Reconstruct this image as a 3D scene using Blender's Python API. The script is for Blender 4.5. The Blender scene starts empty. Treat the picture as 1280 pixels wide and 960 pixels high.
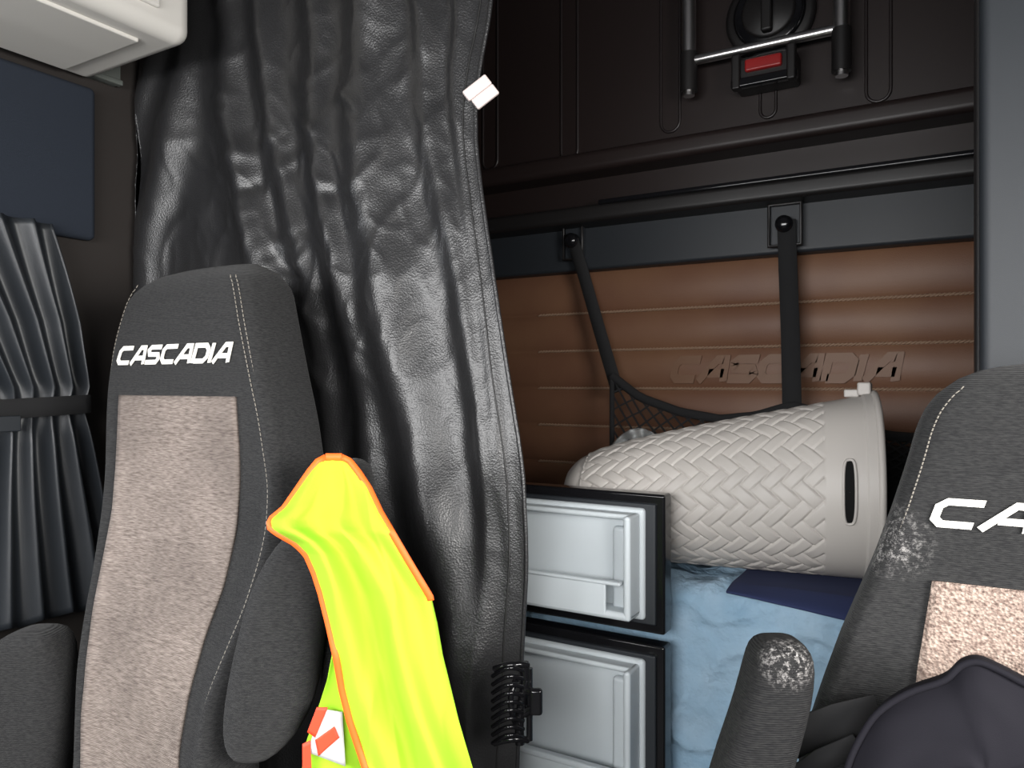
import bpy, bmesh, math
from mathutils import Vector, noise, Matrix
D=bpy.data; S=bpy.context.scene
f=950.0; th=math.radians(30.6)
CZ=1.3
C=Vector((0,0,CZ)); F=Vector((-math.sin(th),math.cos(th),0)); R=Vector((math.cos(th),math.sin(th),0)); Z=Vector((0,0,1))
# survey helpers: photograph measurements -> real cab coordinates (X along rear wall, Y to rear, Z up)
def ray(px,py): return F+R*((px-640)/f)+Z*((480-py)/f)
def P(px,py,t): return C+ray(px,py)*t
def onp(px,py,p0,n):
    r=ray(px,py); return C+r*((p0-C).dot(n)/r.dot(n))
def onY(px,py,Y): return onp(px,py,Vector((0,Y,0)),Vector((0,1,0)))
def onX(px,py,X): return onp(px,py,Vector((X,0,0)),Vector((1,0,0)))
def lerp(tab,v):
    if v<=tab[0][0]: return tab[0][1:]
    if v>=tab[-1][0]: return tab[-1][1:]
    for a,b in zip(tab,tab[1:]):
        if a[0]<=v<=b[0]:
            k=(v-a[0])/(b[0]-a[0]); return tuple(x+(y-x)*k for x,y in zip(a[1:],b[1:]))
def smooth_lerp(tab,v,w=.02):
    h=(tab[-1][0]-tab[0][0])*w
    a=lerp(tab,v-h);b=lerp(tab,v);c=lerp(tab,v+h)
    return tuple((x+y+z)/3 for x,y,z in zip(a,b,c))

# ---------- materials
def mat(name,col,rough=.6,metal=0,bump=None,col2=None,cscale=(8,8,8),spec=.5,sheen=0,dust=None,trans=0,contrast=(.35,.65),alpha=1,soil=None):
    m=D.materials.new(name); m.use_nodes=True; nt=m.node_tree; N=nt.nodes; L=nt.links
    b=N['Principled BSDF']; b.inputs['Base Color'].default_value=(*col,1); b.inputs['Roughness'].default_value=rough
    b.inputs['Metallic'].default_value=metal; b.inputs['Specular IOR Level'].default_value=spec
    b.inputs['Sheen Weight'].default_value=sheen; b.inputs['Alpha'].default_value=alpha
    b.inputs['Transmission Weight'].default_value=trans
    tc=N.new('ShaderNodeTexCoord'); out=None
    def mixc(fac,a,bb):
        mx=N.new('ShaderNodeMix'); mx.data_type='RGBA'; L.new(fac,mx.inputs[0])
        for idx,c in ((6,a),(7,bb)):
            if isinstance(c,tuple): mx.inputs[idx].default_value=(*c,1)
            else: L.new(c,mx.inputs[idx])
        return mx.outputs[2]
    if col2:
        mp=N.new('ShaderNodeMapping'); mp.inputs['Scale'].default_value=cscale; L.new(tc.outputs['Object'],mp.inputs[0])
        n=N.new('ShaderNodeTexNoise'); n.inputs['Scale'].default_value=1; n.inputs['Detail'].default_value=4; L.new(mp.outputs[0],n.inputs['Vector'])
        r=N.new('ShaderNodeMapRange'); r.inputs[1].default_value=contrast[0]; r.inputs[2].default_value=contrast[1]; L.new(n.outputs['Fac'],r.inputs[0])
        out=mixc(r.outputs[0],col,col2)
    if soil: # worn / soiled cloth, broad stains
        n=N.new('ShaderNodeTexNoise'); n.inputs['Scale'].default_value=5; n.inputs['Detail'].default_value=3; L.new(tc.outputs['Object'],n.inputs['Vector'])
        r=N.new('ShaderNodeMapRange'); r.inputs[1].default_value=.4; r.inputs[2].default_value=.7; r.inputs[4].default_value=.5; L.new(n.outputs['Fac'],r.inputs[0])
        out=mixc(r.outputs[0],out if out else col,soil)
    if dust:
        (p,rad,amt)=dust
        g=N.new('ShaderNodeNewGeometry'); vs=N.new('ShaderNodeVectorMath'); vs.operation='DISTANCE'; L.new(g.outputs['Position'],vs.inputs[0]); vs.inputs[1].default_value=p
        mr=N.new('ShaderNodeMapRange'); mr.inputs[1].default_value=0; mr.inputs[2].default_value=rad; mr.inputs[3].default_value=amt; mr.inputs[4].default_value=0; L.new(vs.outputs['Value'],mr.inputs[0])
        n=N.new('ShaderNodeTexNoise'); n.inputs['Scale'].default_value=130; n.inputs['Detail'].default_value=6; n.inputs['Roughness'].default_value=.85; L.new(g.outputs['Position'],n.inputs['Vector'])
        r=N.new('ShaderNodeMapRange'); r.inputs[1].default_value=.50; r.inputs[2].default_value=.64; L.new(n.outputs['Fac'],r.inputs[0])
        mu=N.new('ShaderNodeMath'); mu.operation='MULTIPLY'; L.new(r.outputs[0],mu.inputs[0]); L.new(mr.outputs[0],mu.inputs[1])
        out=mixc(mu.outputs[0],out if out else col,(.7,.67,.65))
    if out: L.new(out,b.inputs['Base Color'])
    if bump:
        kind,sc,st,dist=bump
        mp=N.new('ShaderNodeMapping'); mp.inputs['Scale'].default_value=sc if isinstance(sc,tuple) else (sc,)*3; L.new(tc.outputs['Object'],mp.inputs[0])
        if kind=='voronoi': t=N.new('ShaderNodeTexVoronoi'); o=t.outputs['Distance']; t.inputs['Scale'].default_value=1
        elif kind=='noise': t=N.new('ShaderNodeTexNoise'); o=t.outputs['Fac']; t.inputs['Scale'].default_value=1; t.inputs['Detail'].default_value=4
        else: t=N.new('ShaderNodeTexWave'); t.bands_direction='Z'; t.inputs['Scale'].default_value=1; t.inputs['Distortion'].default_value=1.5; o=t.outputs['Fac']
        L.new(mp.outputs[0],t.inputs['Vector'])
        bp=N.new('ShaderNodeBump'); bp.inputs['Strength'].default_value=st; bp.inputs['Distance'].default_value=dist; L.new(o,bp.inputs['Height']); L.new(bp.outputs[0],b.inputs['Normal'])
    return m
M={}
fab=dict(bump=('wave',(60,60,120),.5,.002),col2=(.030,.030,.030),cscale=(120,120,500),sheen=.05,spec=.25)
M['fabric']=mat('black_seat_fabric',(.014,.014,.015),.9,**fab)
M['fabricR']=mat('black_seat_fabric_dusty',(.014,.014,.015),.9,dust=(tuple(P(1118,676,1.04)),.062,.9),**fab)
M['fabricA']=mat('black_arm_fabric_dusty',(.010,.010,.011),.9,dust=(tuple(P(992,822,.88)),.05,.85),bump=('wave',(60,60,120),.5,.002),col2=(.02,.02,.02),cscale=(120,120,500),spec=.2)
M['tan']=mat('tan_woven_fabric',(.36,.305,.27),.95,bump=('wave',(90,90,160),.6,.002),col2=(.135,.107,.094),cscale=(60,60,520),contrast=(.3,.7),soil=(.085,.07,.064),spec=.2)
M['weave']=mat('tan_coarse_weave',(.44,.345,.29),.95,bump=('voronoi',(240,240,300),.9,.003),col2=(.17,.12,.10),cscale=(160,160,260),spec=.2)
M['stitch']=mat('beige_thread',(.22,.20,.17),.8)
M['logo']=mat('embroidered_silver',(.74,.72,.66),.6)
M['leather']=mat('black_leatherette',(.018,.018,.019),.35,bump=('voronoi',260,.45,.001),spec=.6)
M['hem']=mat('black_hem',(.01,.01,.01),.5)
M['slot']=mat('dark_slot',(.006,.006,.006),.8,spec=.1)
M['wcurt']=mat('grey_curtain_cloth',(.015,.018,.022),.42,bump=('noise',500,.3,.001))
M['panelblue']=mat('slate_headliner',(.020,.025,.035),.95,bump=('noise',400,.3,.001),spec=.2)
M['plastic']=mat('black_plastic',(.010,.009,.009),.45,bump=('noise',700,.25,.0008),spec=.4)
M['bunkp']=mat('bunk_panel_plastic',(.015,.0095,.0088),.45,bump=('noise',700,.25,.0008),spec=.4)
M['plasticg']=mat('dark_grey_plastic',(.016,.019,.023),.5,bump=('noise',700,.25,.0008),spec=.4)
M['gloss']=mat('gloss_black',(.006,.006,.007),.15)
M['cream']=mat('cream_plastic',(.60,.58,.54),.5,bump=('noise',600,.1,.0005))
M['brown']=mat('tan_leather',(.13,.061,.035),.5,bump=('voronoi',300,.25,.001),col2=(.155,.078,.043),cscale=(4,4,4),spec=.35)
M['brownl']=mat('tan_leather_embossed',(.145,.076,.043),.5,spec=.3)
M['rope']=mat('light_stitch_cord',(.22,.14,.09),.7)
M['web']=mat('black_webbing',(.009,.009,.01),.8,bump=('wave',(200,200,400),.5,.001))
M['chrome']=mat('brushed_aluminium',(.75,.73,.72),.28,metal=1)
M['red']=mat('red_plastic',(.26,.012,.012),.35)
M['white']=mat('white_fridge_liner',(.50,.545,.57),.4)
M['sheet']=mat('blue_bed_sheet',(.22,.35,.47),.9,col2=(.31,.43,.54),cscale=(6,6,6),bump=('noise',(14,14,14),.8,.03),spec=.2)
M['navy']=mat('navy_cloth',(.012,.02,.07),.9)
M['vest']=mat('hi_vis_lime',(.39,.70,.04),.85,bump=('noise',(300,300,300),.3,.001),spec=.12)
M['vest2']=mat('hi_vis_lime_lining',(.34,.64,.03),.85,spec=.15)
M['orange']=mat('orange_binding',(.95,.14,.015),.6)
M['redp']=mat('vest_red_print',(.80,.06,.02),.6)
M['reflect']=mat('vest_reflective_print',(.6,.6,.58),.4)
M['neo']=mat('black_neoprene',(.007,.0065,.010),.85,bump=('noise',900,.3,.0006),spec=.2)
M['floor']=mat('dark_rubber_floor',(.03,.03,.03),.8,bump=('voronoi',80,.4,.003))
M['head']=mat('grey_headliner',(.08,.08,.09),.95,bump=('noise',500,.2,.001))
M['wall']=mat('dark_brown_trim',(.018,.014,.012),.8,bump=('noise',500,.2,.001))
M['peg']=mat('pale_pink_plastic',(.60,.51,.49),.5)
M['railg']=mat('rail_grey',(.10,.11,.10),.5)
M['groove']=mat('panel_ridge',(.015,.011,.011),.4)
M['bag']=mat('clear_plastic_film',(.5,.52,.52),.2,alpha=.5)
M['hamper']=mat('grey_woven_plastic',(.41,.385,.36),.5,spec=.4)

# ---------- mesh helpers
def empty(name,loc=(0,0,0)):
    e=D.objects.new(name,None); S.collection.objects.link(e); e.location=loc; e.empty_display_size=.1; return e
def mk(name,verts,faces,m,parent=None,smooth=True,sub=0,solid=0,wire=0):
    me=D.meshes.new(name); me.from_pydata([tuple(v) for v in verts],[],faces); me.update()
    bm=bmesh.new(); bm.from_mesh(me); bmesh.ops.recalc_face_normals(bm,faces=bm.faces); bm.to_mesh(me); bm.free()
    o=D.objects.new(name,me); S.collection.objects.link(o); me.materials.append(m)
    if smooth:
        for p in me.polygons: p.use_smooth=True
    if solid:
        s=o.modifiers.new('s','SOLIDIFY'); s.thickness=solid; s.offset=0
    if sub:
        s=o.modifiers.new('u','SUBSURF'); s.levels=sub; s.render_levels=sub
    if parent: o.parent=parent
    return o
def grid(name,fn,nu,nv,m,**k):
    vs=[fn(i/nu,j/nv) for j in range(nv+1) for i in range(nu+1)]
    fs=[(j*(nu+1)+i,j*(nu+1)+i+1,(j+1)*(nu+1)+i+1,(j+1)*(nu+1)+i) for j in range(nv) for i in range(nu)]
    return mk(name,vs,fs,m,**k)
def loft(name,rings,m,cap=True,**k):
    n=len(rings[0]); vs=[p for r in rings for p in r]
    fs=[(j*n+i,j*n+(i+1)%n,(j+1)*n+(i+1)%n,(j+1)*n+i) for j in range(len(rings)-1) for i in range(n)]
    if cap:
        for base,ring in ((0,rings[0]),((len(rings)-1)*n,rings[-1])):
            c=Vector((0,0,0))
            for p in ring: c+=Vector(p)
            c/=n; vs.append(c); ci=len(vs)-1
            for i in range(n): fs.append((base+i,base+(i+1)%n,ci))
    return mk(name,vs,fs,m,**k)
def sring(c,ax,ay,hw,hd,n=24,e=3.0):
    r=[]
    for i in range(n):
        a=2*math.pi*i/n; x=math.copysign(abs(math.cos(a))**(2/e),math.cos(a)); y=math.copysign(abs(math.sin(a))**(2/e),math.sin(a))
        r.append(c+ax*hw*x+ay*hd*y)
    return r
def box(name,a,b,m,bev=.005,parent=None,seg=3,rot=None):
    a=Vector(a); b=Vector(b); me=D.meshes.new(name); bm=bmesh.new(); bmesh.ops.create_cube(bm,size=1)
    c=(a+b)/2; d=b-a
    for v in bm.verts: v.co=Vector((v.co.x*abs(d.x),v.co.y*abs(d.y),v.co.z*abs(d.z)))
    if bev: bmesh.ops.bevel(bm,geom=bm.edges[:],offset=bev,segments=seg,profile=.5,affect='EDGES')
    bm.to_mesh(me); bm.free(); o=D.objects.new(name,me); S.collection.objects.link(o); o.location=c; me.materials.append(m)
    if rot: o.rotation_euler=rot
    if bev:
        for p in me.polygons: p.use_smooth=True
        o.modifiers.new('n','WEIGHTED_NORMAL')
    if parent: o.parent=parent
    return o
def tube(name,pts,r,m,parent=None,closed=False,res=6,spline='POLY'):
    cu=D.curves.new(name,'CURVE'); cu.dimensions='3D'; sp=cu.splines.new(spline); sp.points.add(len(pts)-1)
    for q,p in zip(sp.points,pts): q.co=(*p,1)
    if spline=='NURBS': sp.order_u=3; sp.use_endpoint_u=True
    sp.use_cyclic_u=closed; cu.bevel_depth=r; cu.bevel_resolution=res//2; cu.use_fill_caps=True; cu.materials.append(m)
    o=D.objects.new(name,cu); S.collection.objects.link(o)
    dg=bpy.context.evaluated_depsgraph_get(); me=D.meshes.new_from_object(o.evaluated_get(dg)); D.objects.remove(o)
    o=D.objects.new(name,me); S.collection.objects.link(o)
    for p in me.polygons: p.use_smooth=True
    if parent: o.parent=parent
    return o
def ribbon(name,pts,w,m,axis=None,parent=None,thick=.003):
    vs=[];fs=[]
    for i,p in enumerate(pts):
        a=pts[max(0,i-1)]; b=pts[min(len(pts)-1,i+1)]; d=(b-a).normalized(); s=d.cross(axis).normalized()*w/2
        vs+= [p-s,p+s]
        if i: fs.append((2*i-2,2*i-1,2*i+1,2*i))
    return mk(name,vs,fs,m,parent=parent,solid=thick)
# ---------- lettering
LET={'C':([[(1.3,.9),(.3,.9),(.1,.72),(.1,.28),(.3,.1),(1.2,.1)]],1.42),
'A':([[(.0,0),(.72,.9),(1.12,.9),(1.22,0)],[(.4,.34),(1.15,.34)]],1.42),
'S':([[(1.25,.9),(.3,.9),(.12,.75),(.25,.52),(1.05,.5),(1.18,.3),(1.0,.1),(.0,.1)]],1.42),
'D':([[(.1,.0),(.1,.9),(.95,.9),(1.2,.7),(1.2,.3),(.95,.1),(.2,.1)]],1.42),
'I':([[(.1,0),(.1,1)]],.38)}
def lettering(name,word,fn,m,parent,T=.2,slant=.3,solid=.0015):
    vs=[];fs=[];x0=0
    for ch in word:
        strokes,adv=LET[ch]
        for st in strokes:
            pts=[]
            for a,b in zip(st,st[1:]):
                for k in range(4): pts.append((a[0]+(b[0]-a[0])*k/4,a[1]+(b[1]-a[1])*k/4))
            pts.append(st[-1]); base=len(vs); n=len(pts)
            for i,p in enumerate(pts):
                def nr(a,b):
                    d=Vector((b[0]-a[0],b[1]-a[1])); d.normalize(); return Vector((-d.y,d.x))
                n1=nr(pts[i-1],p) if i else None; n2=nr(p,pts[i+1]) if i<n-1 else None
                if n1 is None: q=n2
                elif n2 is None: q=n1
                else: q=(n1+n2); q.normalize(); q/=max(.6,q.dot(n1))
                for s in (-1,1):
                    x=p[0]+q.x*T/2*s; y=p[1]+q.y*T/2*s
                    vs.append(fn(x0+x+slant*y,y))
                if i: fs.append((base+2*i-2,base+2*i-1,base+2*i+1,base+2*i))
        x0+=adv
    return mk(name,vs,fs,m,parent=parent,smooth=False,solid=solid)
WORDLEN=7*1.42+.38

# ================= SHELL
XW=-1.95; XR=.95; YF=-1.0; YB=2.45; H=2.95
box('floor',(XW-.05,YF-.05,-.05),(XR+.05,YB+.05,0),M['floor'],0)
box('ceiling',(XW-.05,YF-.05,H),(XR+.05,YB+.05,H+.05),M['head'],0)
box('wall_rear',(XW-.05,YB,0),(XR+.05,YB+.05,H),M['wall'],0)
def wall_win(name,fixed,axis,a0,a1,w0,w1,z0,z1,m):
    e=empty(name)
    def bx(n,p0,p1,q0,q1):
        if axis=='X': box(n,(fixed[0],p0,q0),(fixed[1],p1,q1),m,0,e)
        else: box(n,(p0,fixed[0],q0),(p1,fixed[1],q1),m,0,e)
    bx('lower',a0,a1,0,z0); bx('upper',a0,a1,z1,H); bx('side_a',a0,w0,z0,z1); bx('side_b',w1,a1,z0,z1)
wall_win('wall_left',(XW-.05,XW),'X',YF,YB,-.35,.72,1.05,1.68,M['wall'])
wall_win('wall_right',(XR,XR+.05),'X',YF,YB,-.35,.8,1.05,1.75,M['wall'])
wall_win('wall_front',(YF-.05,YF),'Y',XW,XR,XW+.15,XR-.15,.95,1.85,M['plasticg'])
cs=empty('unseen_light_blocker')  # unseen header box, added to keep windshield light off the upper rear wall
box('blocker_body',(XW+.01,YF+.01,1.86),(XR-.01,-.62,2.3),M['head'],.03,cs,4)
box('blocker_lip',(XW+.01,-.66,1.84),(XR-.01,-.58,1.92),M['plasticg'],.02,cs,4)
zb=onX(100,298,XW+.03).z
box('trim_1',(XW,-.2,zb),(XW+.035,onX(120,200,XW+.03).y,2.06),M['panelblue'],.015)
oc=empty('overhead_cabinet')
box('body',(XW+.005,-.5,2.08),(-1.53,1.14,2.6),M['cream'],.035,oc,6)
box('door_panel',(-1.535,-.5,2.13),(-1.52,1.05,2.45),M['cream'],.006,oc)
box('underside_recess',(XW+.05,-.45,2.072),(-1.60,1.05,2.085),M['cream'],.004,oc)
sp=empty('wall_partition')
xp=onY(1224,300,1.46).x
box('panel',(xp,1.46,0),(XR,1.60,H),M['plasticg'],.018,sp,5)
box('corner_trim',(xp-.006,1.49,0),(xp+.03,1.605,H),M['plastic'],.01,sp,4)

# ================= REAR WALL
q=empty('quilted_wall_panel')
YQ=2.40
xr=XR-.02
zt=1.69; lines=[1.545,1.415,1.285,1.155,1.025]
ed=[zt]+lines+[.9]
def qf(u,v):
    z=zt+( .9-zt)*v; x=-1.9+(xr+1.9)*u; k=0
    for a,b in zip(ed,ed[1:]):
        if b<=z<=a: k=math.sin(math.pi*(a-z)/(a-b))
    return Vector((x,YQ-.018*abs(k)**.6+.003*noise.noise(Vector((x*6,z*9,0))),z))
grid('quilted_leather',qf,60,120,M['brown'],parent=q)
for li,zl in enumerate(lines):
    vs=[];fs=[]; n=190
    for i in range(n):
        x=-1.3+i*(xr+1.3)/n; c=Vector((x,YQ-.006,zl))
        ax=Vector((.0085,0,.003)); b=len(vs)
        for s,w in ((-1,.001),(-.5,.004),(.5,.004),(1,.001)):
            for a in range(5):
                an=a*2*math.pi/5; vs.append(c+ax*s+Vector((0,math.cos(an),math.sin(an)))*w)
        for r in range(3):
            for a in range(5): fs.append((b+r*5+a,b+r*5+(a+1)%5,b+(r+1)*5+(a+1)%5,b+(r+1)*5+a))
    mk('rope_stitch_%d'%li,vs,fs,M['rope'],parent=q)
t0=onY(838,484,YQ-.02); t1=onY(1125,484,YQ-.02); sc=(t1.x-t0.x)/WORDLEN
lettering('embossed_lettering','CASCADIA',lambda x,y:Vector((t0.x+x*sc,YQ-.0205,1.308+y*.076)),M['brownl'],q,T=.36,solid=.004)
ub=empty('folded_upper_bunk')
YU=2.27
zled=onY(910,245,2.22).z
box('band',(-1.9,2.34,zt-.005),(xr,2.43,zled+.03),M['plasticg'],.012,ub)
box('ledge_lower',(-1.9,2.24,zled-.02),(xr,2.44,zled+.035),M['plastic'],.015,ub,4)
box('ledge_gloss_strip',(-1.0,2.228,zled+.028),(xr,2.3,zled+.043),M['gloss'],.005,ub)
z2=onY(910,190,2.3).z
box('recess',(-1.9,2.32,zled+.03),(xr,2.44,z2+.02),M['bunkp'],.005,ub)
box('bunk_rail',(-1.9,2.215,z2-.015),(xr,2.43,z2+.05),M['bunkp'],.02,ub,5)
box('bunk_underside',(-1.9,YU,z2+.04),(xr,2.43,H-.01),M['bunkp'],.01,ub)
def uloop(px,py,w,name,top=-60):
    pts=[]; c=onY(px,py,YU-.002); tp=onY(px,top,YU-.002); hw=w
    pts.append(Vector((c.x-hw,c.y,min(tp.z,H-.03))))
    for a in range(0,181,20):
        an=math.radians(180+a); pts.append(Vector((c.x+hw*math.cos(an),c.y,c.z+hw+hw*math.sin(an))))
    pts.append(Vector((c.x+hw,c.y,min(tp.z,H-.03))))
    tube(name,pts,.0045,M['groove'],ub)
for i,(px,py) in enumerate([(613,212),(712,200),(838,165),(960,147),(1098,127)]): uloop(px,py,.03 if i!=3 else .022,'pressed_ridge_%d'%i,-60 if i!=3 else 90)
la=empty('bunk_ladder')
def cap(n,px,y0,y1,r,Y=2.2):
    a=onY(px,y0,Y); b=onY(px,y1,Y); a.x=b.x; a.z=min(a.z,H-.02); tube(n[0],[a,b],r,M['chrome'],la,res=12)
    c=Vector((b.x,b.y,b.z-.055)); tube(n[1],[b+Z*.06,c],r*1.2,M['plastic'],la,res=12)
    tube(n[2],[c+Z*.0,c-Z*.012],r*.8,M['chrome'],la,res=12)
cap(('side_rail_1','foot_1','tip_1'),861,-90,92,.021)
cap(('side_rail_2','foot_2','tip_2'),1052,-90,64,.021)
a=onY(875,74,2.2); b=onY(1038,45,2.2); b.z=a.z
tube('rung',[Vector((a.x-.03,2.2,a.z)),Vector((b.x+.03,2.2,a.z))],.014,M['chrome'],la,res=12)
lt=empty('bunk_latch'); cc=onY(954,84,2.18)
box('housing',(cc.x-.085,2.185,cc.z-.042),(cc.x+.085,2.268,cc.z+.042),M['plastic'],.01,lt)
box('red_button',(cc.x-.05,2.172,cc.z-.005),(cc.x+.05,2.2,cc.z+.03),M['red'],.006,lt)
box('lower_bar',(cc.x-.09,2.175,cc.z-.045),(cc.x+.09,2.2,cc.z-.018),M['gloss'],.006,lt)
for s in(-1,1): box('ear_%d'%s,(cc.x+s*.075-.012,2.17,cc.z-.05),(cc.x+s*.075+.012,2.2,cc.z+.05),M['plastic'],.006,lt)
kn=empty('rotary_vent'); kc=onY(957,8,2.2)
for i,(r,y,mm) in enumerate([(.125,2.258,'plastic'),(.10,2.245,'gloss'),(.075,2.235,'plastic')]):
    rings=[]
    for rr,yy in ((r*.9,y-.012),(r,y-.006),(r,2.269)): rings.append([Vector((kc.x+rr*math.cos(a*math.pi/24),yy,kc.z+rr*math.sin(a*math.pi/24))) for a in range(48)])
    loft('disc_%d'%i,rings,M[mm],parent=kn)
box('knob_bar',(kc.x-.015,2.2,kc.z-.065),(kc.x+.015,2.23,kc.z+.065),M['plastic'],.007,kn)
cn=empty('cargo_net')
def strap(n,pts,w): ribbon(n,[onY(a,b,Y) for a,b,Y in pts],w,M['web'],axis=Vector((0,1,0)),parent=cn,thick=.004)
strap('strap_1',[(716,300,2.3),(730,345,2.31),(750,415,2.29),(772,490,2.26)],.042)
strap('strap_2',[(983,275,2.3),(985,340,2.31),(988,420,2.29),(990,515,2.25)],.052)
for i,(px,py) in enumerate([(981,285),(716,305)]):
    c=onY(px,py,2.31)
    w=.045 if i==0 else .035
    pts=[c+Vector((-w,0,-.05)),c+Vector((-w,0,.07)),c+Vector((w,0,.07)),c+Vector((w,0,-.05))]
    tube('anchor_frame_%d'%i,pts,.006,M['plastic'],cn,closed=True)
    box('anchor_plate_%d'%i,c+Vector((-w,.01,-.05)),c+Vector((w,.028,.07)),M['plasticg'],.004,cn)
    rings=[[c+Vector((r*math.cos(a*math.pi/10),y,r*math.sin(a*math.pi/10)+.01)) for a in range(20)] for r,y in ((.012,-.03),(.024,-.022),(.026,0),(.02,.02))]
    loft('anchor_knob_%d'%i,rings,M['gloss'],parent=cn)
top=[(765,470),(800,497),(850,515),(900,524),(945,520),(990,507),(1040,520),(1110,545),(1180,550)]
def netp(u,v):
    x=765+u*415; y=lerp(top,x)[0]; yb=600+10*math.sin(u*9)
    return onY(x,y+(yb-y)*v,2.25-.03*math.sin(math.pi*v))
tube('net_edge',[netp(i/40,0) for i in range(41)],.014,M['web'],cn)
tube('net_side',[netp(0,i/10) for i in range(11)],.008,M['web'],cn)
vs=[];fs=[];nu,nv=48,12
for j in range(nv):
    for i in range(nu):
        if (i+j)%2==0: A,B=netp(i/nu,j/nv),netp((i+1)/nu,(j+1)/nv)
        else: A,B=netp((i+1)/nu,j/nv),netp(i/nu,(j+1)/nv)
        d=(B-A).normalized(); s=d.cross(Vector((0,1,0)))*.0025
        k=len(vs); vs+= [A-s,A+s,B+s,B-s]; fs.append((k,k+1,k+2,k+3))
mk('net_mesh',vs,fs,M['web'],parent=cn,smooth=False,solid=.004)
rings=[]
for j in range(17):
    t=j/16; rr=math.sin(math.pi*min(.98,max(.02,t)))**.35
    x=-.62+1.32*t
    rings.append([Vector((x,2.31+.045*rr*math.cos(a*math.pi/12),1.0+(.14+.02*math.sin(t*9))*rr*math.sin(a*math.pi/12)+.012*noise.noise(Vector((x*5,a*.4,0))))) for a in range(24)])
loft('stowed_bag',rings,M['web'],parent=cn)

# ================= BUNK BED
bk=empty('bunk_bed'); zm=.856
box('base',(-1.9,1.70,0),(XR-.01,2.37,.5),M['plasticg'],.01,bk)
box('mattress',(-1.9,1.69,.5),(XR-.01,2.37,.835),M['sheet'],.05,bk,5)
def sh(u,v):
    x=-1.88+(XR-.02+1.88)*u; L1=.7; L2=.55; s=v*(L1+L2)
    q1=noise.noise(Vector((x*7+s*5,s*6-x*2,4))); q2=noise.noise(Vector((x*16-s*9,s*11+x*4,9)))
    n=noise.noise(Vector((x*4,s*4,1)))*.016+(.16-min(.16,abs(q1)))*.10+(.1-min(.1,abs(q2)))*.06-.010
    r=.05
    if s<L1-r: p=Vector((x,2.36-s,zm+min(n,.008)))
    elif s<L1+r*.57:
        a=(s-(L1-r))/r; p=Vector((x,2.36-(L1-r)-r*math.sin(a),zm-r+r*math.cos(a)))+Vector((0,-max(0,n)*.5,min(n,.008)*.5))
    else:
        d=s-(L1+r*.57); fold=.012*math.sin(x*13+2*math.sin(x*5)+d*3)
        p=Vector((x,2.36-L1-max(-.01,min(n,.02))*1.0+fold*min(1,d*5)-.004,zm-r-d))
    return p
grid('bed_sheet',sh,260,130,M['sheet'],parent=bk,solid=.004)
# ================= HAMPER
hp=empty('laundry_hamper')
axis=Vector((.985,.17,0)).normalized(); side=Vector((-axis.y,axis.x,0))
base0=Vector((onY(1090,722,1.84).x,1.875,0))
Lh=.70; R0=.122; R1=.197; zs=.872
def hc(s,r): return base0-axis*(Lh*(1-s))+Z*(zs+r+.004)
NA=480; NL=330
def hr(s):
    if s<.08: return R0*(1-.30*(1-s/.08)**2)
    return R0+(R1-R0)*((s-.08)/.92)**.8
vs=[];fs=[]
for j in range(NL+1):
    s=j/NL
    for i in range(NA):
        a=2*math.pi*i/NA; r=hr(s); d=0
        if .07<s<.85:
            U=i/NA*56; V=s*33
            p=(U+V)/2; q_=(U-V)/2
            Pi=math.floor(p); Qi=math.floor(q_); fp=p-Pi; fq=q_-Qi; c4=(Pi+Qi)%4
            if c4<2: w_=fp; l_=(c4+fq)/2
            else: w_=fq; l_=(c4-2+fp)/2
            d=.007*min(1,max(0,math.sin(math.pi*w_))*2.2)**.7*(.45+.55*max(0,math.sin(math.pi*l_))**.6)
        elif s>=.85: d=.0065 if s<.965 else .0105
        c=hc(s,hr(max(s,.08)))
        vs.append(c+side*math.cos(a)*(r+d)+Z*math.sin(a)*(r+d))
for j in range(NL):
    for i in range(NA): fs.append((j*NA+i,j*NA+(i+1)%NA,(j+1)*NA+(i+1)%NA,(j+1)*NA+i))
vs.append(hc(0,hr(.08))); k=len(vs)-1
for i in range(NA): fs.append((i,(i+1)%NA,k))
body=mk('woven_body',vs,fs,M['hamper'],parent=hp)
mo=body.modifiers.new('s','SOLIDIFY'); mo.thickness=.003; mo.offset=0
c=hc(1,R1); tube('rim',[c+side*math.cos(a*math.pi/32)*(R1+.0085)+Z*math.sin(a*math.pi/32)*(R1+.0085) for a in range(64)],.008,M['hamper'],hp,closed=True)
sa=math.radians(180-4)
def hs(s,a,off=0):
    r=hr(s)+.0085+off; return hc(s,hr(s))+side*math.cos(a)*r+Z*math.sin(a)*r
def slp(a,k,o=.0015):
    an=a*2*math.pi/32; return hs(.915+k*.017*math.copysign(abs(math.cos(an))**.5,math.cos(an)),sa+k*.33*math.copysign(abs(math.sin(an))**.7,math.sin(an)),o)
vsl=[slp(a,k) for k in (1,.8,.6,.4,.2,.01) for a in range(32)]
mk('handle_slot',vsl,[(r*32+i,r*32+(i+1)%32,(r+1)*32+(i+1)%32,(r+1)*32+i) for r in range(5) for i in range(32)],M['slot'],parent=hp)
tube('handle_lip',[slp(a,1) for a in range(32)],.003,M['hamper'],hp,closed=True)
tp=hc(1,R1)+Z*(R1+.014)-axis*.02
box('lid_tab',tp-Vector((.012,.02,.01)),tp+Vector((.016,.02,.020)),M['hamper'],.005,hp)
box('lid_hinge',tp-Vector((.04,.015,.014)),tp+Vector((-.008,.015,.004)),M['hamper'],.004,hp)
def nvf(u,v):
    x=-.43+.51*u
    y=1.90-.27*v; z=.866+.002*math.sin(u*math.pi)+.001*noise.noise(Vector((x*12,v*4,0)))
    if v>.85: k=(v-.85)/.15; z-= k*.055*(.15+u); y=1.6705-.05*math.sin(k*1.57)
    return Vector((x,y,z))
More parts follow.
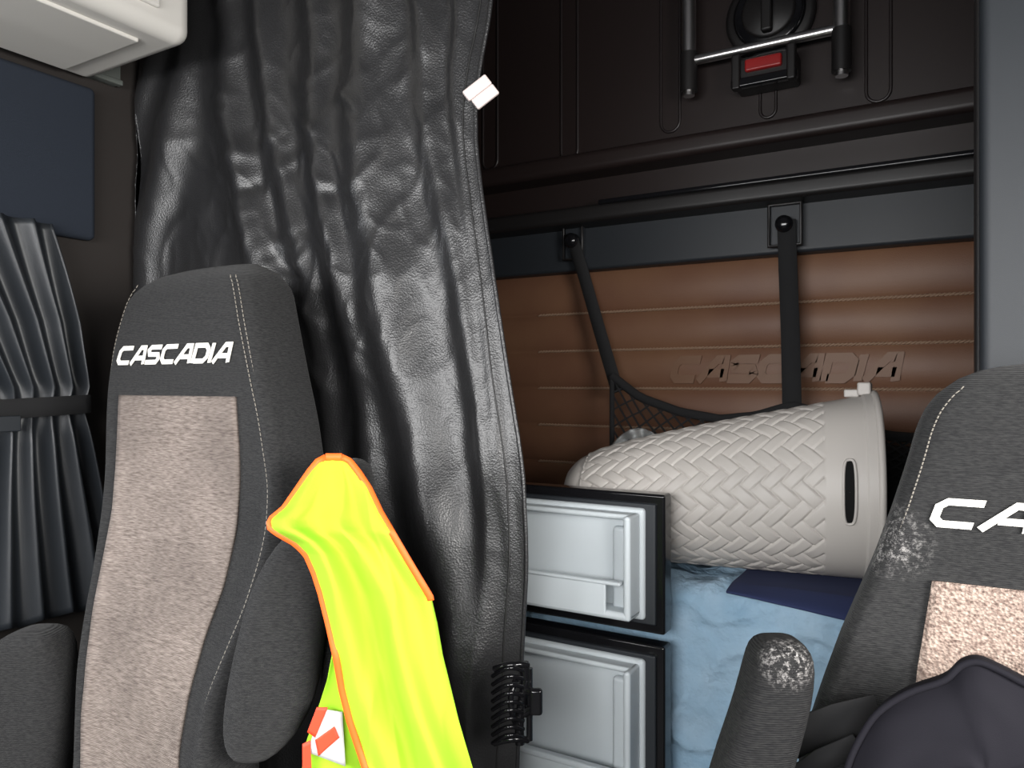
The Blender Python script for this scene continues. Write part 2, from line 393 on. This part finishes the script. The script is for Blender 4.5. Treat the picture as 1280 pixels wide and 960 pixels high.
grid('navy_blanket',nvf,40,40,M['navy'],solid=.005)
grid('plastic_bag',lambda u,v:onY(762+72*u,585-50*math.sin(math.pi*(.1+.8*u))**.6*v,2.10+.03*math.sin(u*17+v*5)+.03*noise.noise(Vector((u*7,v*7,0)))),30,20,M['bag'],solid=.001)

# ================= REFRIGERATOR
fr=empty('mini_refrigerator'); YD=1.565
box('cabinet',(-1.75,1.37,.05),(-1.06,1.60,1.08),M['plastic'],.01,fr)
def door(n,z0,z1):
    xa=-1.05; xb=onY(831,700,YD).x; y=YD
    box(n+'_outer',(xa,y,z0),(xb,y+.045,z1),M['gloss'],.006,fr)
    m_=.03
    box(n+'_gasket',(xa+.012,y-.008,z0+.02),(xb-.018,y+.004,z1-.02),M['plasticg'],.004,fr)
    box(n+'_liner',(xa+.02,y-.018,z0+m_),(xb-.04,y,z1-m_),M['white'],.008,fr)
    x0=xa+.03; x3=xb-.05; zz0=z0+.04; zz1=z1-.04
    box(n+'_rim_top',(x0,y-.05,zz1-.012),(x3,y-.01,zz1),M['white'],.005,fr)
    box(n+'_rim_bottom',(x0,y-.075,zz0),(x3,y-.01,zz0+.018),M['white'],.008,fr)
    box(n+'_rim_side',(x3-.016,y-.075,zz0),(x3,y-.01,zz1),M['white'],.007,fr)
    box(n+'_column',(x3-.058,y-.035,zz0+.01),(x3-.02,y-.01,zz1-.03),M['white'],.01,fr)
    h=(zz1-zz0)
    box(n+'_bin_front',(x0,y-.076,zz0+.005),(x3-.055,y-.068,zz0+h*.36),M['white'],.004,fr)
    box(n+'_bin_lip',(x0,y-.08,zz0+h*.33),(x3-.02,y-.06,zz0+h*.37),M['white'],.004,fr)
zt1=onY(830,619,YD).z; zb1=onY(830,795,YD).z
door('upper_door',zb1,zt1)
zt2=onY(822,808,YD).z
door('lower_door',zt2-.42,zt2)

# ================= SLEEPER CURTAIN
Ledge=[(-200,300),(0,215),(85,168),(150,150),(190,140),(240,158),(290,158),(340,140),(400,122),(480,100),(700,80),(1100,60)]
Redge=[(-200,618),(0,612),(60,600),(100,594),(170,590),(270,602),(370,617),(470,632),(570,650),(700,656),(820,650),(960,646),(1200,645)]
ridges=[
 ([(-200,455),(0,480),(120,468),(200,462),(320,482),(450,505),(620,545),(800,588),(1200,605)],.085,35),
 ([(-200,510),(0,535),(150,535),(300,565),(500,600),(700,618),(1200,620)],.037,15),
 ([(-200,370),(0,400),(150,405),(300,432),(400,450),(520,465),(700,480),(1200,490)],.05,18),
 ([(-200,320),(0,338),(130,345),(250,365),(400,400),(600,425),(1200,445)],.034,14),
 ([(-200,290),(0,300),(130,296),(250,318),(330,335),(600,350),(1200,360)],.05,17),
 ([(-200,270),(0,262),(100,245),(200,225),(330,200),(600,170),(1200,150)],.05,20),
 ([(-200,240),(0,230),(100,200),(200,180),(340,155),(600,130),(1200,110)],.035,12),
 ([(-200,575),(0,572),(150,570),(300,588),(500,620),(700,641),(1200,636)],.016,9),
]
def crv(pl,py): return smooth_lerp(pl,py,.03)[0]
def rdg(v): return (1-min(1,abs(v)*2.8))**2
def curt(u,v):
    py=-260+v*1460
    l=smooth_lerp(Ledge,py)[0]; r=smooth_lerp(Redge,py)[0]; px=l+(r-l)*u
    d=0
    for pl,am,w in ridges:
        c=crv(pl,py)+4*noise.noise(Vector((py*.009,am*99,0))); d+=am*math.exp(-((px-c)/w)**2)*(.85+.40*noise.noise(Vector((py*.0065,am*70,1))))
    mid=.22+.78*math.exp(-((py-270)/220)**2)*math.exp(-((px-380)/180)**2)
    d+=.018*noise.noise(Vector((px*.012-py*.002,py*.0035,3)))+.008*noise.noise(Vector((px*.03,py*.010,8)))
    d+=mid*.0075*rdg(noise.noise(Vector((px*.019+py*.005,py*.010-px*.003,12))))
    d+=mid*.0042*rdg(noise.noise(Vector((px*.034-py*.009,py*.020+px*.007,17))))
    d+=.0009*noise.noise(Vector((px*.07,py*.05,5)))
    for (cx,cy,rr,am,sl) in [(300,205,23,.013,.6),(322,240,19,-.013,.5),(400,165,19,.012,-.5),(425,250,25,-.009,.4),(290,130,17,.008,.2),(375,345,23,-.012,-.8),(395,395,21,.011,-.6),(345,180,17,.008,.9),(450,130,19,.010,-.8),(400,470,27,.011,-.9),(360,300,21,.009,.7)]:
        dx=px-cx;dy=py-cy; q=((dx-dy*sl*.5)/rr)**2+((dy+dx*sl)/(rr*.46))**2; d+=am*math.exp(-q)
    e=min(1,(1-u)*14); d*=(.35+.65*e)
    Y=1.27+.06*u-d*.8
    p=onY(px,py,1.30+.02*u)
    x=max(p.x,XW+.03)
    return Vector((x,Y,min(p.z,H-.01)))
sc=empty('sleeper_curtain')
grid('leatherette_drape',curt,270,300,M['leather'],parent=sc,solid=.003)
tube('hem_seam',[curt(.97,i/160)+Vector((0,-.003,0)) for i in range(161)],.0016,M['hem'],sc)
tube('hem_edge',[curt(1,i/160) for i in range(161)],.0045,M['leather'],sc)
box('curtain_rail',(XW+.02,1.25,H-.035),(-.75,1.33,H-.005),M['plasticg'],.004,sc)
rb=onX(138,96,XW+.03); rt=empty('rail_bracket')
box('plate',(XW,rb.y-.05,rb.z-.012),(XW+.03,rb.y+.03,rb.z+.05),M['railg'],.004,rt)
box('lip',(XW+.02,rb.y-.05,rb.z-.016),(XW+.04,rb.y+.03,rb.z-.002),M['railg'],.003,rt)
pg=empty('clothespin'); pc=P(601,116,1.46)
def pbox(n,cx,cz,hx,hz,hy,m,oy=0):
    al=math.radians(38); ax=R*math.cos(al)+Z*math.sin(al); az=-R*math.sin(al)+Z*math.cos(al)
    c=pc+ax*cx+az*cz-F*oy
    o=box(n,(-hx,-hy,-hz),(hx,hy,hz),m,.003,pg)
    mm=Matrix((ax,F,az)).transposed().to_4x4(); mm.translation=c; o.matrix_world=mm
pbox('jaw_upper',0,.0115,.028,.0115,.005,M['peg']); pbox('jaw_lower',.002,-.0115,.026,.0115,.0045,M['peg'])
cl=empty('hair_claw_clip')
def cp(px,py,o=0): return P(px,py,1.40+o)
tube('spine',[cp(655,828),cp(658,850),cp(652,880),cp(648,905),cp(650,930)],.009,M['gloss'],cl,spline='NURBS')
tube('hinge_bar',[cp(662,835),cp(662,925)],.006,M['gloss'],cl)
for i in range(9):
    y=838+i*10.5
    tube('tooth_%d'%i,[cp(654,y,-.005),cp(640,y-5,-.025),cp(624,y+1,-.015),cp(616,y+7,.004)],.0042,M['gloss'],cl,spline='NURBS')
for i,yy in enumerate((832,925)): tube('side_arc_%d'%i,[cp(660,yy),cp(640,yy-4,-.02),cp(618,yy+4,0)],.006,M['gloss'],cl,spline='NURBS')
for i,(a,b) in enumerate([(862,868),(892,886)]): tube('lever_arm_%d'%i,[cp(655,a),cp(668,b-2,-.01),cp(676,b,-.015)],.008,M['gloss'],cl)
box('lever_pad',cp(670,877,-.02)-Vector((.012,.008,.024)),cp(670,877,-.02)+Vector((.012,.008,.024)),M['gloss'],.006,cl,rot=(0,0,th))
tube('lever_mid',[cp(645,850),cp(632,875,-.03),cp(645,905)],.006,M['gloss'],cl,spline='NURBS')

# ================= WINDOW CURTAIN (left)
wc=empty('window_curtain')
def wcf(u,v):
    xk=XW+.07
    yr=lerp([(0,66),(.25,98),(.42,110),(.47,103),(.52,108),(.8,134),(1,150)],v)[0]
    pr=onX(yr,480,xk)
    z0=onX(130,755,xk).z; z1=onX(62,278,xk).z
    z=z0+(z1-z0)*(1-v)
    Yr=pr.y; Yl=lerp([(0,.15),(.42,.55),(.47,.60),(.52,.55),(1,.30)],v)[0]
    y=Yl+(Yr-Yl)*u
    amp=.016*(1-.6*math.exp(-((v-.47)/.05)**2))
    w=u*2*math.pi*12+1.5*math.sin(v*3)+1.2*noise.noise(Vector((u*5,v*2,0)))
    x=xk+amp*(math.sin(w)+.35*math.sin(w*.47+1))+.012*(v-.47)
    return Vector((x,y+.004*math.cos(w),z+.006*math.sin(w)*max(0,v-.8)*5))
grid('pleated_cloth',wcf,260,60,M['wcurt'],parent=wc,solid=.003)
pt=[wcf(i/30,.46) for i in range(31)]
pts=[Vector((XW+.098+.008*math.sin(i/30*3.1),p.y,p.z-(1-i/30)*.02)) for i,p in enumerate(pt)]; pts.append(Vector((XW+.04,pts[-1].y+.02,pts[-1].z)))
ribbon('tie_strap',pts,.045,M['web'],axis=Vector((1,0,0)),parent=wc,thick=.004)
bp_=onX(8,530,XW+.110); box('tie_buckle',bp_-Vector((.004,.03,.018)),bp_+Vector((.004,.03,.018)),M['plasticg'],.003,wc)

# ================= SEATS
def make_seat(name,rows,panelrows,Y0,sl,fab,pan,mirror=None,thick=.14,tex=None,letter_h=.035):
    e=empty(name); n=Vector((0,1,-sl)); p0=Vector((0,Y0,CZ))
    tab=[]
    for py,a,b in rows:
        A=onp(a,py,p0,n)
        if mirror is None: B=onp(b,py,p0,n); zz=(A.z+B.z)/2; xa,xb=A.x,B.x
        else: zz=A.z; xa=A.x; xb=2*mirror-A.x
        tab.append((zz,xa,xb))
    tab.sort()
    zlo,zhi=tab[0][0],tab[-1][0]
    def edges(z):
        return smooth_lerp(tab,z) if z<zhi-.03 else lerp(tab,z)
    def yf(x,z):
        a,b=edges(z); s=(x-a)/max(1e-4,b-a)*2-1; s=max(-1,min(1,s))
        rec=.03*(1-s**4)*max(0,min(1,(zhi-.12-z)/.3))
        return Y0+sl*(z-CZ)+rec-.006*(1-s*s)
    rings=[]; NZ=60
    zs_=[zlo+(zhi-zlo)*(i/NZ) for i in range(NZ)]+[zhi-.004,zhi]
    for z in zs_:
        a,b=edges(z); tt=thick; dz=zhi-z; k=1
        if dz<.07: k=math.sqrt(max(.04,1-(1-dz/.07)**2))
        tt=thick*k; off=(thick-tt)/2
        r=min(.03,tt*.45,(b-a)*.3)
        ring=[]
        for i in range(17):
            x=a+r+(b-a-2*r)*i/16; ring.append(Vector((x,yf(x,z)+off,z)))
        y0=yf(a,z)+off
        for i in range(1,5):
            an=i/5*math.pi/2; ring.append(Vector((b-r+r*math.sin(an),y0+r-r*math.cos(an),z)))
        ring.append(Vector((b+.004,y0+tt*.5,z)))
        for i in range(0,5):
            an=i/4*math.pi/2; ring.append(Vector((b-r+r*math.cos(an),y0+tt-r+r*math.sin(an),z)))
        for i in range(1,6): ring.append(Vector((b-r-(b-a-2*r)*i/6,y0+tt+.01,z)))
        for i in range(0,5):
            an=i/4*math.pi/2; ring.append(Vector((a+r-r*math.sin(an),y0+tt-r+r*math.cos(an),z)))
        ring.append(Vector((a-.004,y0+tt*.5,z)))
        for i in range(1,5):
            an=i/5*math.pi/2; ring.append(Vector((a+r-r*math.cos(an),y0+r-r*math.sin(an),z)))
        rings.append(ring)
    loft('backrest',rings,fab,parent=e)
    for nm,sd in (('seam_inner',1),('seam_outer',0)):
        for kk,ins in enumerate((.018,.028)):
            if kk and sd==0: continue
            pts=[]
            for i in range(0,110):
                z=zlo+(zhi-.03-zlo)*i/109; a,b=edges(z); x=(b-ins) if sd else (a+ins)
                pts.append(Vector((x,yf(x,z)-.001+(.0 if ins>.02 else .004),z)))
            vs=[];fs=[]
            for i in range(0,len(pts)-1):
                A,B=pts[i],pts[i]+(pts[i+1]-pts[i])*.7; w=.0009; k=len(vs)
                vs+=[A+Vector((-w,-.001,0)),A+Vector((w,-.001,0)),B+Vector((w,-.001,0)),B+Vector((-w,-.001,0))]; fs.append((k,k+1,k+2,k+3))
            mk('%s_%d'%(nm,kk),vs,fs,M['stitch'],parent=e,solid=.0012)
    ptab=[]
    for py,a,b in panelrows:
        A=onp(a,py,p0,n)
        if mirror is None: B=onp(b,py,p0,n); ptab.append(((A.z+B.z)/2,A.x,B.x))
        else: ptab.append((A.z,A.x,2*mirror-A.x))
    ptab.sort(); pl,ph=ptab[0][0],ptab[-1][0]
    def pf(u,v):
        z=pl+(ph-pl)*v; a,b=smooth_lerp(ptab,z); x=a+(b-a)*u
        return Vector((x,yf(x,z)-.003,z))
    grid('fabric_insert',pf,30,60,pan,parent=e,solid=.006)
    A=onp(tex[0],tex[1],p0,n)
    sc_=tex[2]/WORDLEN
    lettering('embroidered_lettering','CASCADIA',lambda x,y:Vector((A.x+x*sc_,yf(A.x+x*sc_,A.z+y*letter_h)-.003,A.z+y*letter_h)),M['logo'],e,T=.25)
    a,b=edges(zlo); yc=Y0+sl*(zlo-CZ)
    cr=[]
    for k in range(9):
        t=k/8; y=yc+.10-.58*t; hh=.075*(1 if t<.85 else (1-(t-.85)*3))
        cr.append(sring(Vector(((a+b)/2,y,zlo-.06-(.03*math.sin(t*3.1)))),Vector((1,0,0)),Z,.25,hh,28,4))
    loft('seat_cushion',cr,fab,parent=e)
    cx=(a+b)/2
    box('seat_frame',(cx-.22,yc-.42,.18),(cx+.22,yc+.08,zlo-.12),M['plastic'],.02,e)
    box('pedestal',(cx-.18,yc-.36,0),(cx+.18,yc+.02,.2),M['plastic'],.02,e)
    return e
s1=make_seat('bucket_seat',
 [(329,212,282),(334,190,292),(345,170,300),(362,157,304),(385,149,308),(430,136,316),(480,128,326),(520,125,335),(600,122,347),(650,117,345),(690,111,335),(740,103,318),(780,95,300),(830,87,278),(870,82,264),(960,78,255),(1010,76,252)],
 [(495,147,291),(560,141,291),(650,133,286),(720,120,270),(780,108,247),(850,98,227),(920,92,214),(1000,90,212)],
 .95,.2,M['fabric'],M['tan'],tex=(145,456,.358),letter_h=.038)
XC=.175
s2=make_seat('bucket_seat',
 [(452,1300,0),(456,1262,0),(463,1228,0),(478,1190,0),(500,1165,0),(530,1148,0),(580,1134,0),(640,1114,0),(700,1092,0),(750,1070,0),(800,1048,0),(870,1022,0),(960,992,0),(1060,985,0)],
 [(727,1165,0),(780,1156,0),(840,1146,0),(900,1140,0),(1020,1135,0)],
 1.17,.2,M['fabricR'],M['weave'],mirror=XC,tex=(1160,657,.42),letter_h=.036)
def arm(name,rows,t,hd,m,parent,e=3.2,back=0):
    rings=[]
    for py,cx,hw in rows:
        rings.append(sring(P(cx,py,t+back*(py-700)/300),R,F,hw/f*t,min(hd,hw/f*t*1.2),28,e))
    return loft(name,rings,m,parent=parent,sub=1)
arm('armrest_inner',[(650,396,8),(656,394,18),(668,388,30),(695,376,40),(740,362,48),(800,352,53),(850,344,56),(895,334,52),(925,324,40),(942,318,24),(948,317,8)],1.27,.045,M['fabric'],s1)
arm('armrest_raised',[(573,440,6),(576,440,16),(586,441,23),(610,442,27),(700,442,28),(860,432,30),(1000,420,30)],1.33,.035,M['fabric'],s1)
arm('armrest_outer',[(784,48,12),(789,46,30),(805,40,48),(850,30,62),(920,18,72),(1000,5,74),(1060,0,50)],1.52,.06,M['fabric'],s1)
arm('armrest_raised',[(796,974,12),(799,974,24),(808,974,34),(830,973,40),(870,966,43),(920,951,45),(960,938,46),(1060,912,47),(1120,900,40)],.93,.04,M['fabricA'],s2)
# ================= LUMBAR CUSHION
lc=empty('lumbar_cushion')
ol=[(1048,1000),(1060,950),(1075,915),(1098,882),(1135,858),(1180,842),(1200,824),(1222,819),(1250,830),(1290,850),(1350,868),(1450,880),(1520,950),(1540,1060),(1500,1150),(1300,1180),(1100,1150),(1050,1080)]
O=[]
for i in range(len(ol)):
    p_,a_,b_,n_=ol[i-1],ol[i],ol[(i+1)%len(ol)],ol[(i+2)%len(ol)]
    for k in range(4):
        t=k/4; O.append(tuple(.5*((2*a_[c])+(-p_[c]+b_[c])*t+(2*p_[c]-5*a_[c]+4*b_[c]-n_[c])*t*t+(-p_[c]+3*a_[c]-3*b_[c]+n_[c])*t**3) for c in(0,1)))
O3=[onp(a,b,Vector((0,1.0,.9)),Vector((0,1,-.2))) for a,b in O]
cen=Vector((0,0,0))
for p in O3: cen+=p
cen/=len(O3)
rings=[]
for s,h in [(.3,0),(.8,0),(.97,0)]+[(math.cos(a),.045*math.sin(a)**.7) for a in [i*math.pi/2/12 for i in range(12)]]:
    rings.append([cen+(p-cen)*s+Vector((0,-h+(0.02 if h==0 and s<1 else 0)+(.010*noise.noise(p*11+Vector((s*3,0,0))) if s<.95 else 0),0)) for p in O3])
loft('padded_body',rings,M['neo'],parent=lc,sub=1)
tube('piping',[cen+(p-cen)*.985+Vector((0,-.02,0)) for p in O3],.004,M['neo'],lc,closed=True)
ribbon('strap',[P(975,935,1.0),P(1010,915,.97),P(1050,903,.95),P(1100,892,.94)],.05,M['web'],axis=F,parent=lc)
ribbon('strap_lower',[P(990,975,.98),P(1030,948,.95),P(1075,930,.93)],.03,M['web'],axis=F,parent=lc)

# ================= HI-VIS VEST
hv=empty('high_visibility_vest')
VL=[(571,408),(576,398),(590,387),(615,370),(635,356),(650,338),(660,339),(668,352),(678,370),(692,384),(715,394),(740,402),(780,412),(820,421),(860,428),(900,438),(960,458),(1040,480)]
VR=[(571,428),(576,438),(590,449),(610,462),(640,476),(700,511),(745,538),(780,546),(820,553),(860,563),(900,573),(960,591),(1040,612)]
def vf(u,v):
    py=571+v*(1040-571); l=lerp(VL,py)[0]; r=lerp(VR,py)[0]; px=l+(r-l)*u
    k=min(1,v*5)
    d=.020*math.sin(u*8+v*2.5)+.015*math.sin(u*15-v*2.5+1.2*noise.noise(Vector((u*2,v*2,5))))+.010*noise.noise(Vector((u*5,v*3,0)))+.008*(1-min(1,abs(noise.noise(Vector((u*3+v*2,v*1.5,7))))*3.5))**1.5
    bul=.03*math.sin(math.pi*u)
    return P(px,py,1.18+.06*(1-k)-bul*k-d*k*.95)
grid('front_panel',vf,90,150,M['vest'],parent=hv,solid=.003)
def vback(u,v):
    py=800+v*240; l=lerp([(800,419),(850,409),(890,396),(930,382),(960,378),(1040,372)],py)[0]; r=lerp(VL,py)[0]+25; px=l+(r-l)*u
    return P(px,py,1.215+.010*math.sin(u*5+v*4))
grid('rear_panel',vback,24,40,M['vest2'],parent=hv,solid=.002)
def quad(n,pp,m,off):
    grid(n,lambda u,v:P(*[ (pp[0][c]*(1-u)+pp[1][c]*u)*(1-v)+(pp[3][c]*(1-u)+pp[2][c]*u)*v for c in(0,1)],off),8,8,m,parent=hv,solid=.001)
quad('reflective_print',[(402,886),(428,890),(432,958),(384,940)],M['reflect'],1.196)
quad('orange_print',[(396,884),(410,884),(394,922),(384,915)],M['redp'],1.194)
quad('orange_print_low',[(394,925),(418,908),(424,922),(398,945)],M['redp'],1.194)
quad('red_tab',[(378,930),(388,925),(390,975),(378,975)],M['redp'],1.194)
def bind(n,us,v0,v1,w=.010):
    pts=[vf(us,v0+(v1-v0)*i/80)-F*.004 for i in range(81)]
    ribbon(n,pts,w,M['orange'],axis=F,parent=hv,thick=.005)
bind('binding_left',0.0,.0,1); bind('binding_right',1.0,0,.38)
ribbon('binding_top',[vf(i/10,0)-F*.004 for i in range(11)],.012,M['orange'],axis=F,parent=hv,thick=.005)

# ================= LIGHT
def area(n,loc,rot,sx,sy,e,col):
    l=D.lights.new(n,'AREA'); l.shape='RECTANGLE'; l.size=sx; l.size_y=sy; l.energy=e; l.color=col
    o=D.objects.new(n,l); S.collection.objects.link(o); o.location=loc; o.rotation_euler=rot; return o
area('windshield_daylight',(-.5,-1.25,1.65),(math.radians(55),0,0),2.5,1.1,98,(1,.985,.97))
area('side_window_daylight',(-2.1,.2,1.4),(0,math.radians(-80),0),.6,1.0,14,(.93,.96,1))
area('door_window_daylight',(1.1,.25,1.45),(0,math.radians(65),0),.65,1.1,52,(1,.97,.93))
w=D.worlds.new('sky'); S.world=w; w.use_nodes=True; w.node_tree.nodes['Background'].inputs[0].default_value=(.88,.93,1,1); w.node_tree.nodes['Background'].inputs[1].default_value=1.5
cam=D.cameras.new('camera'); co=D.objects.new('camera',cam); S.collection.objects.link(co); co.location=C; co.rotation_euler=(math.pi/2,0,th)
cam.sensor_width=36; cam.lens=36*f/1280; cam.clip_start=.02; S.camera=co
S.view_settings.view_transform='Standard'; S.view_settings.exposure=.5
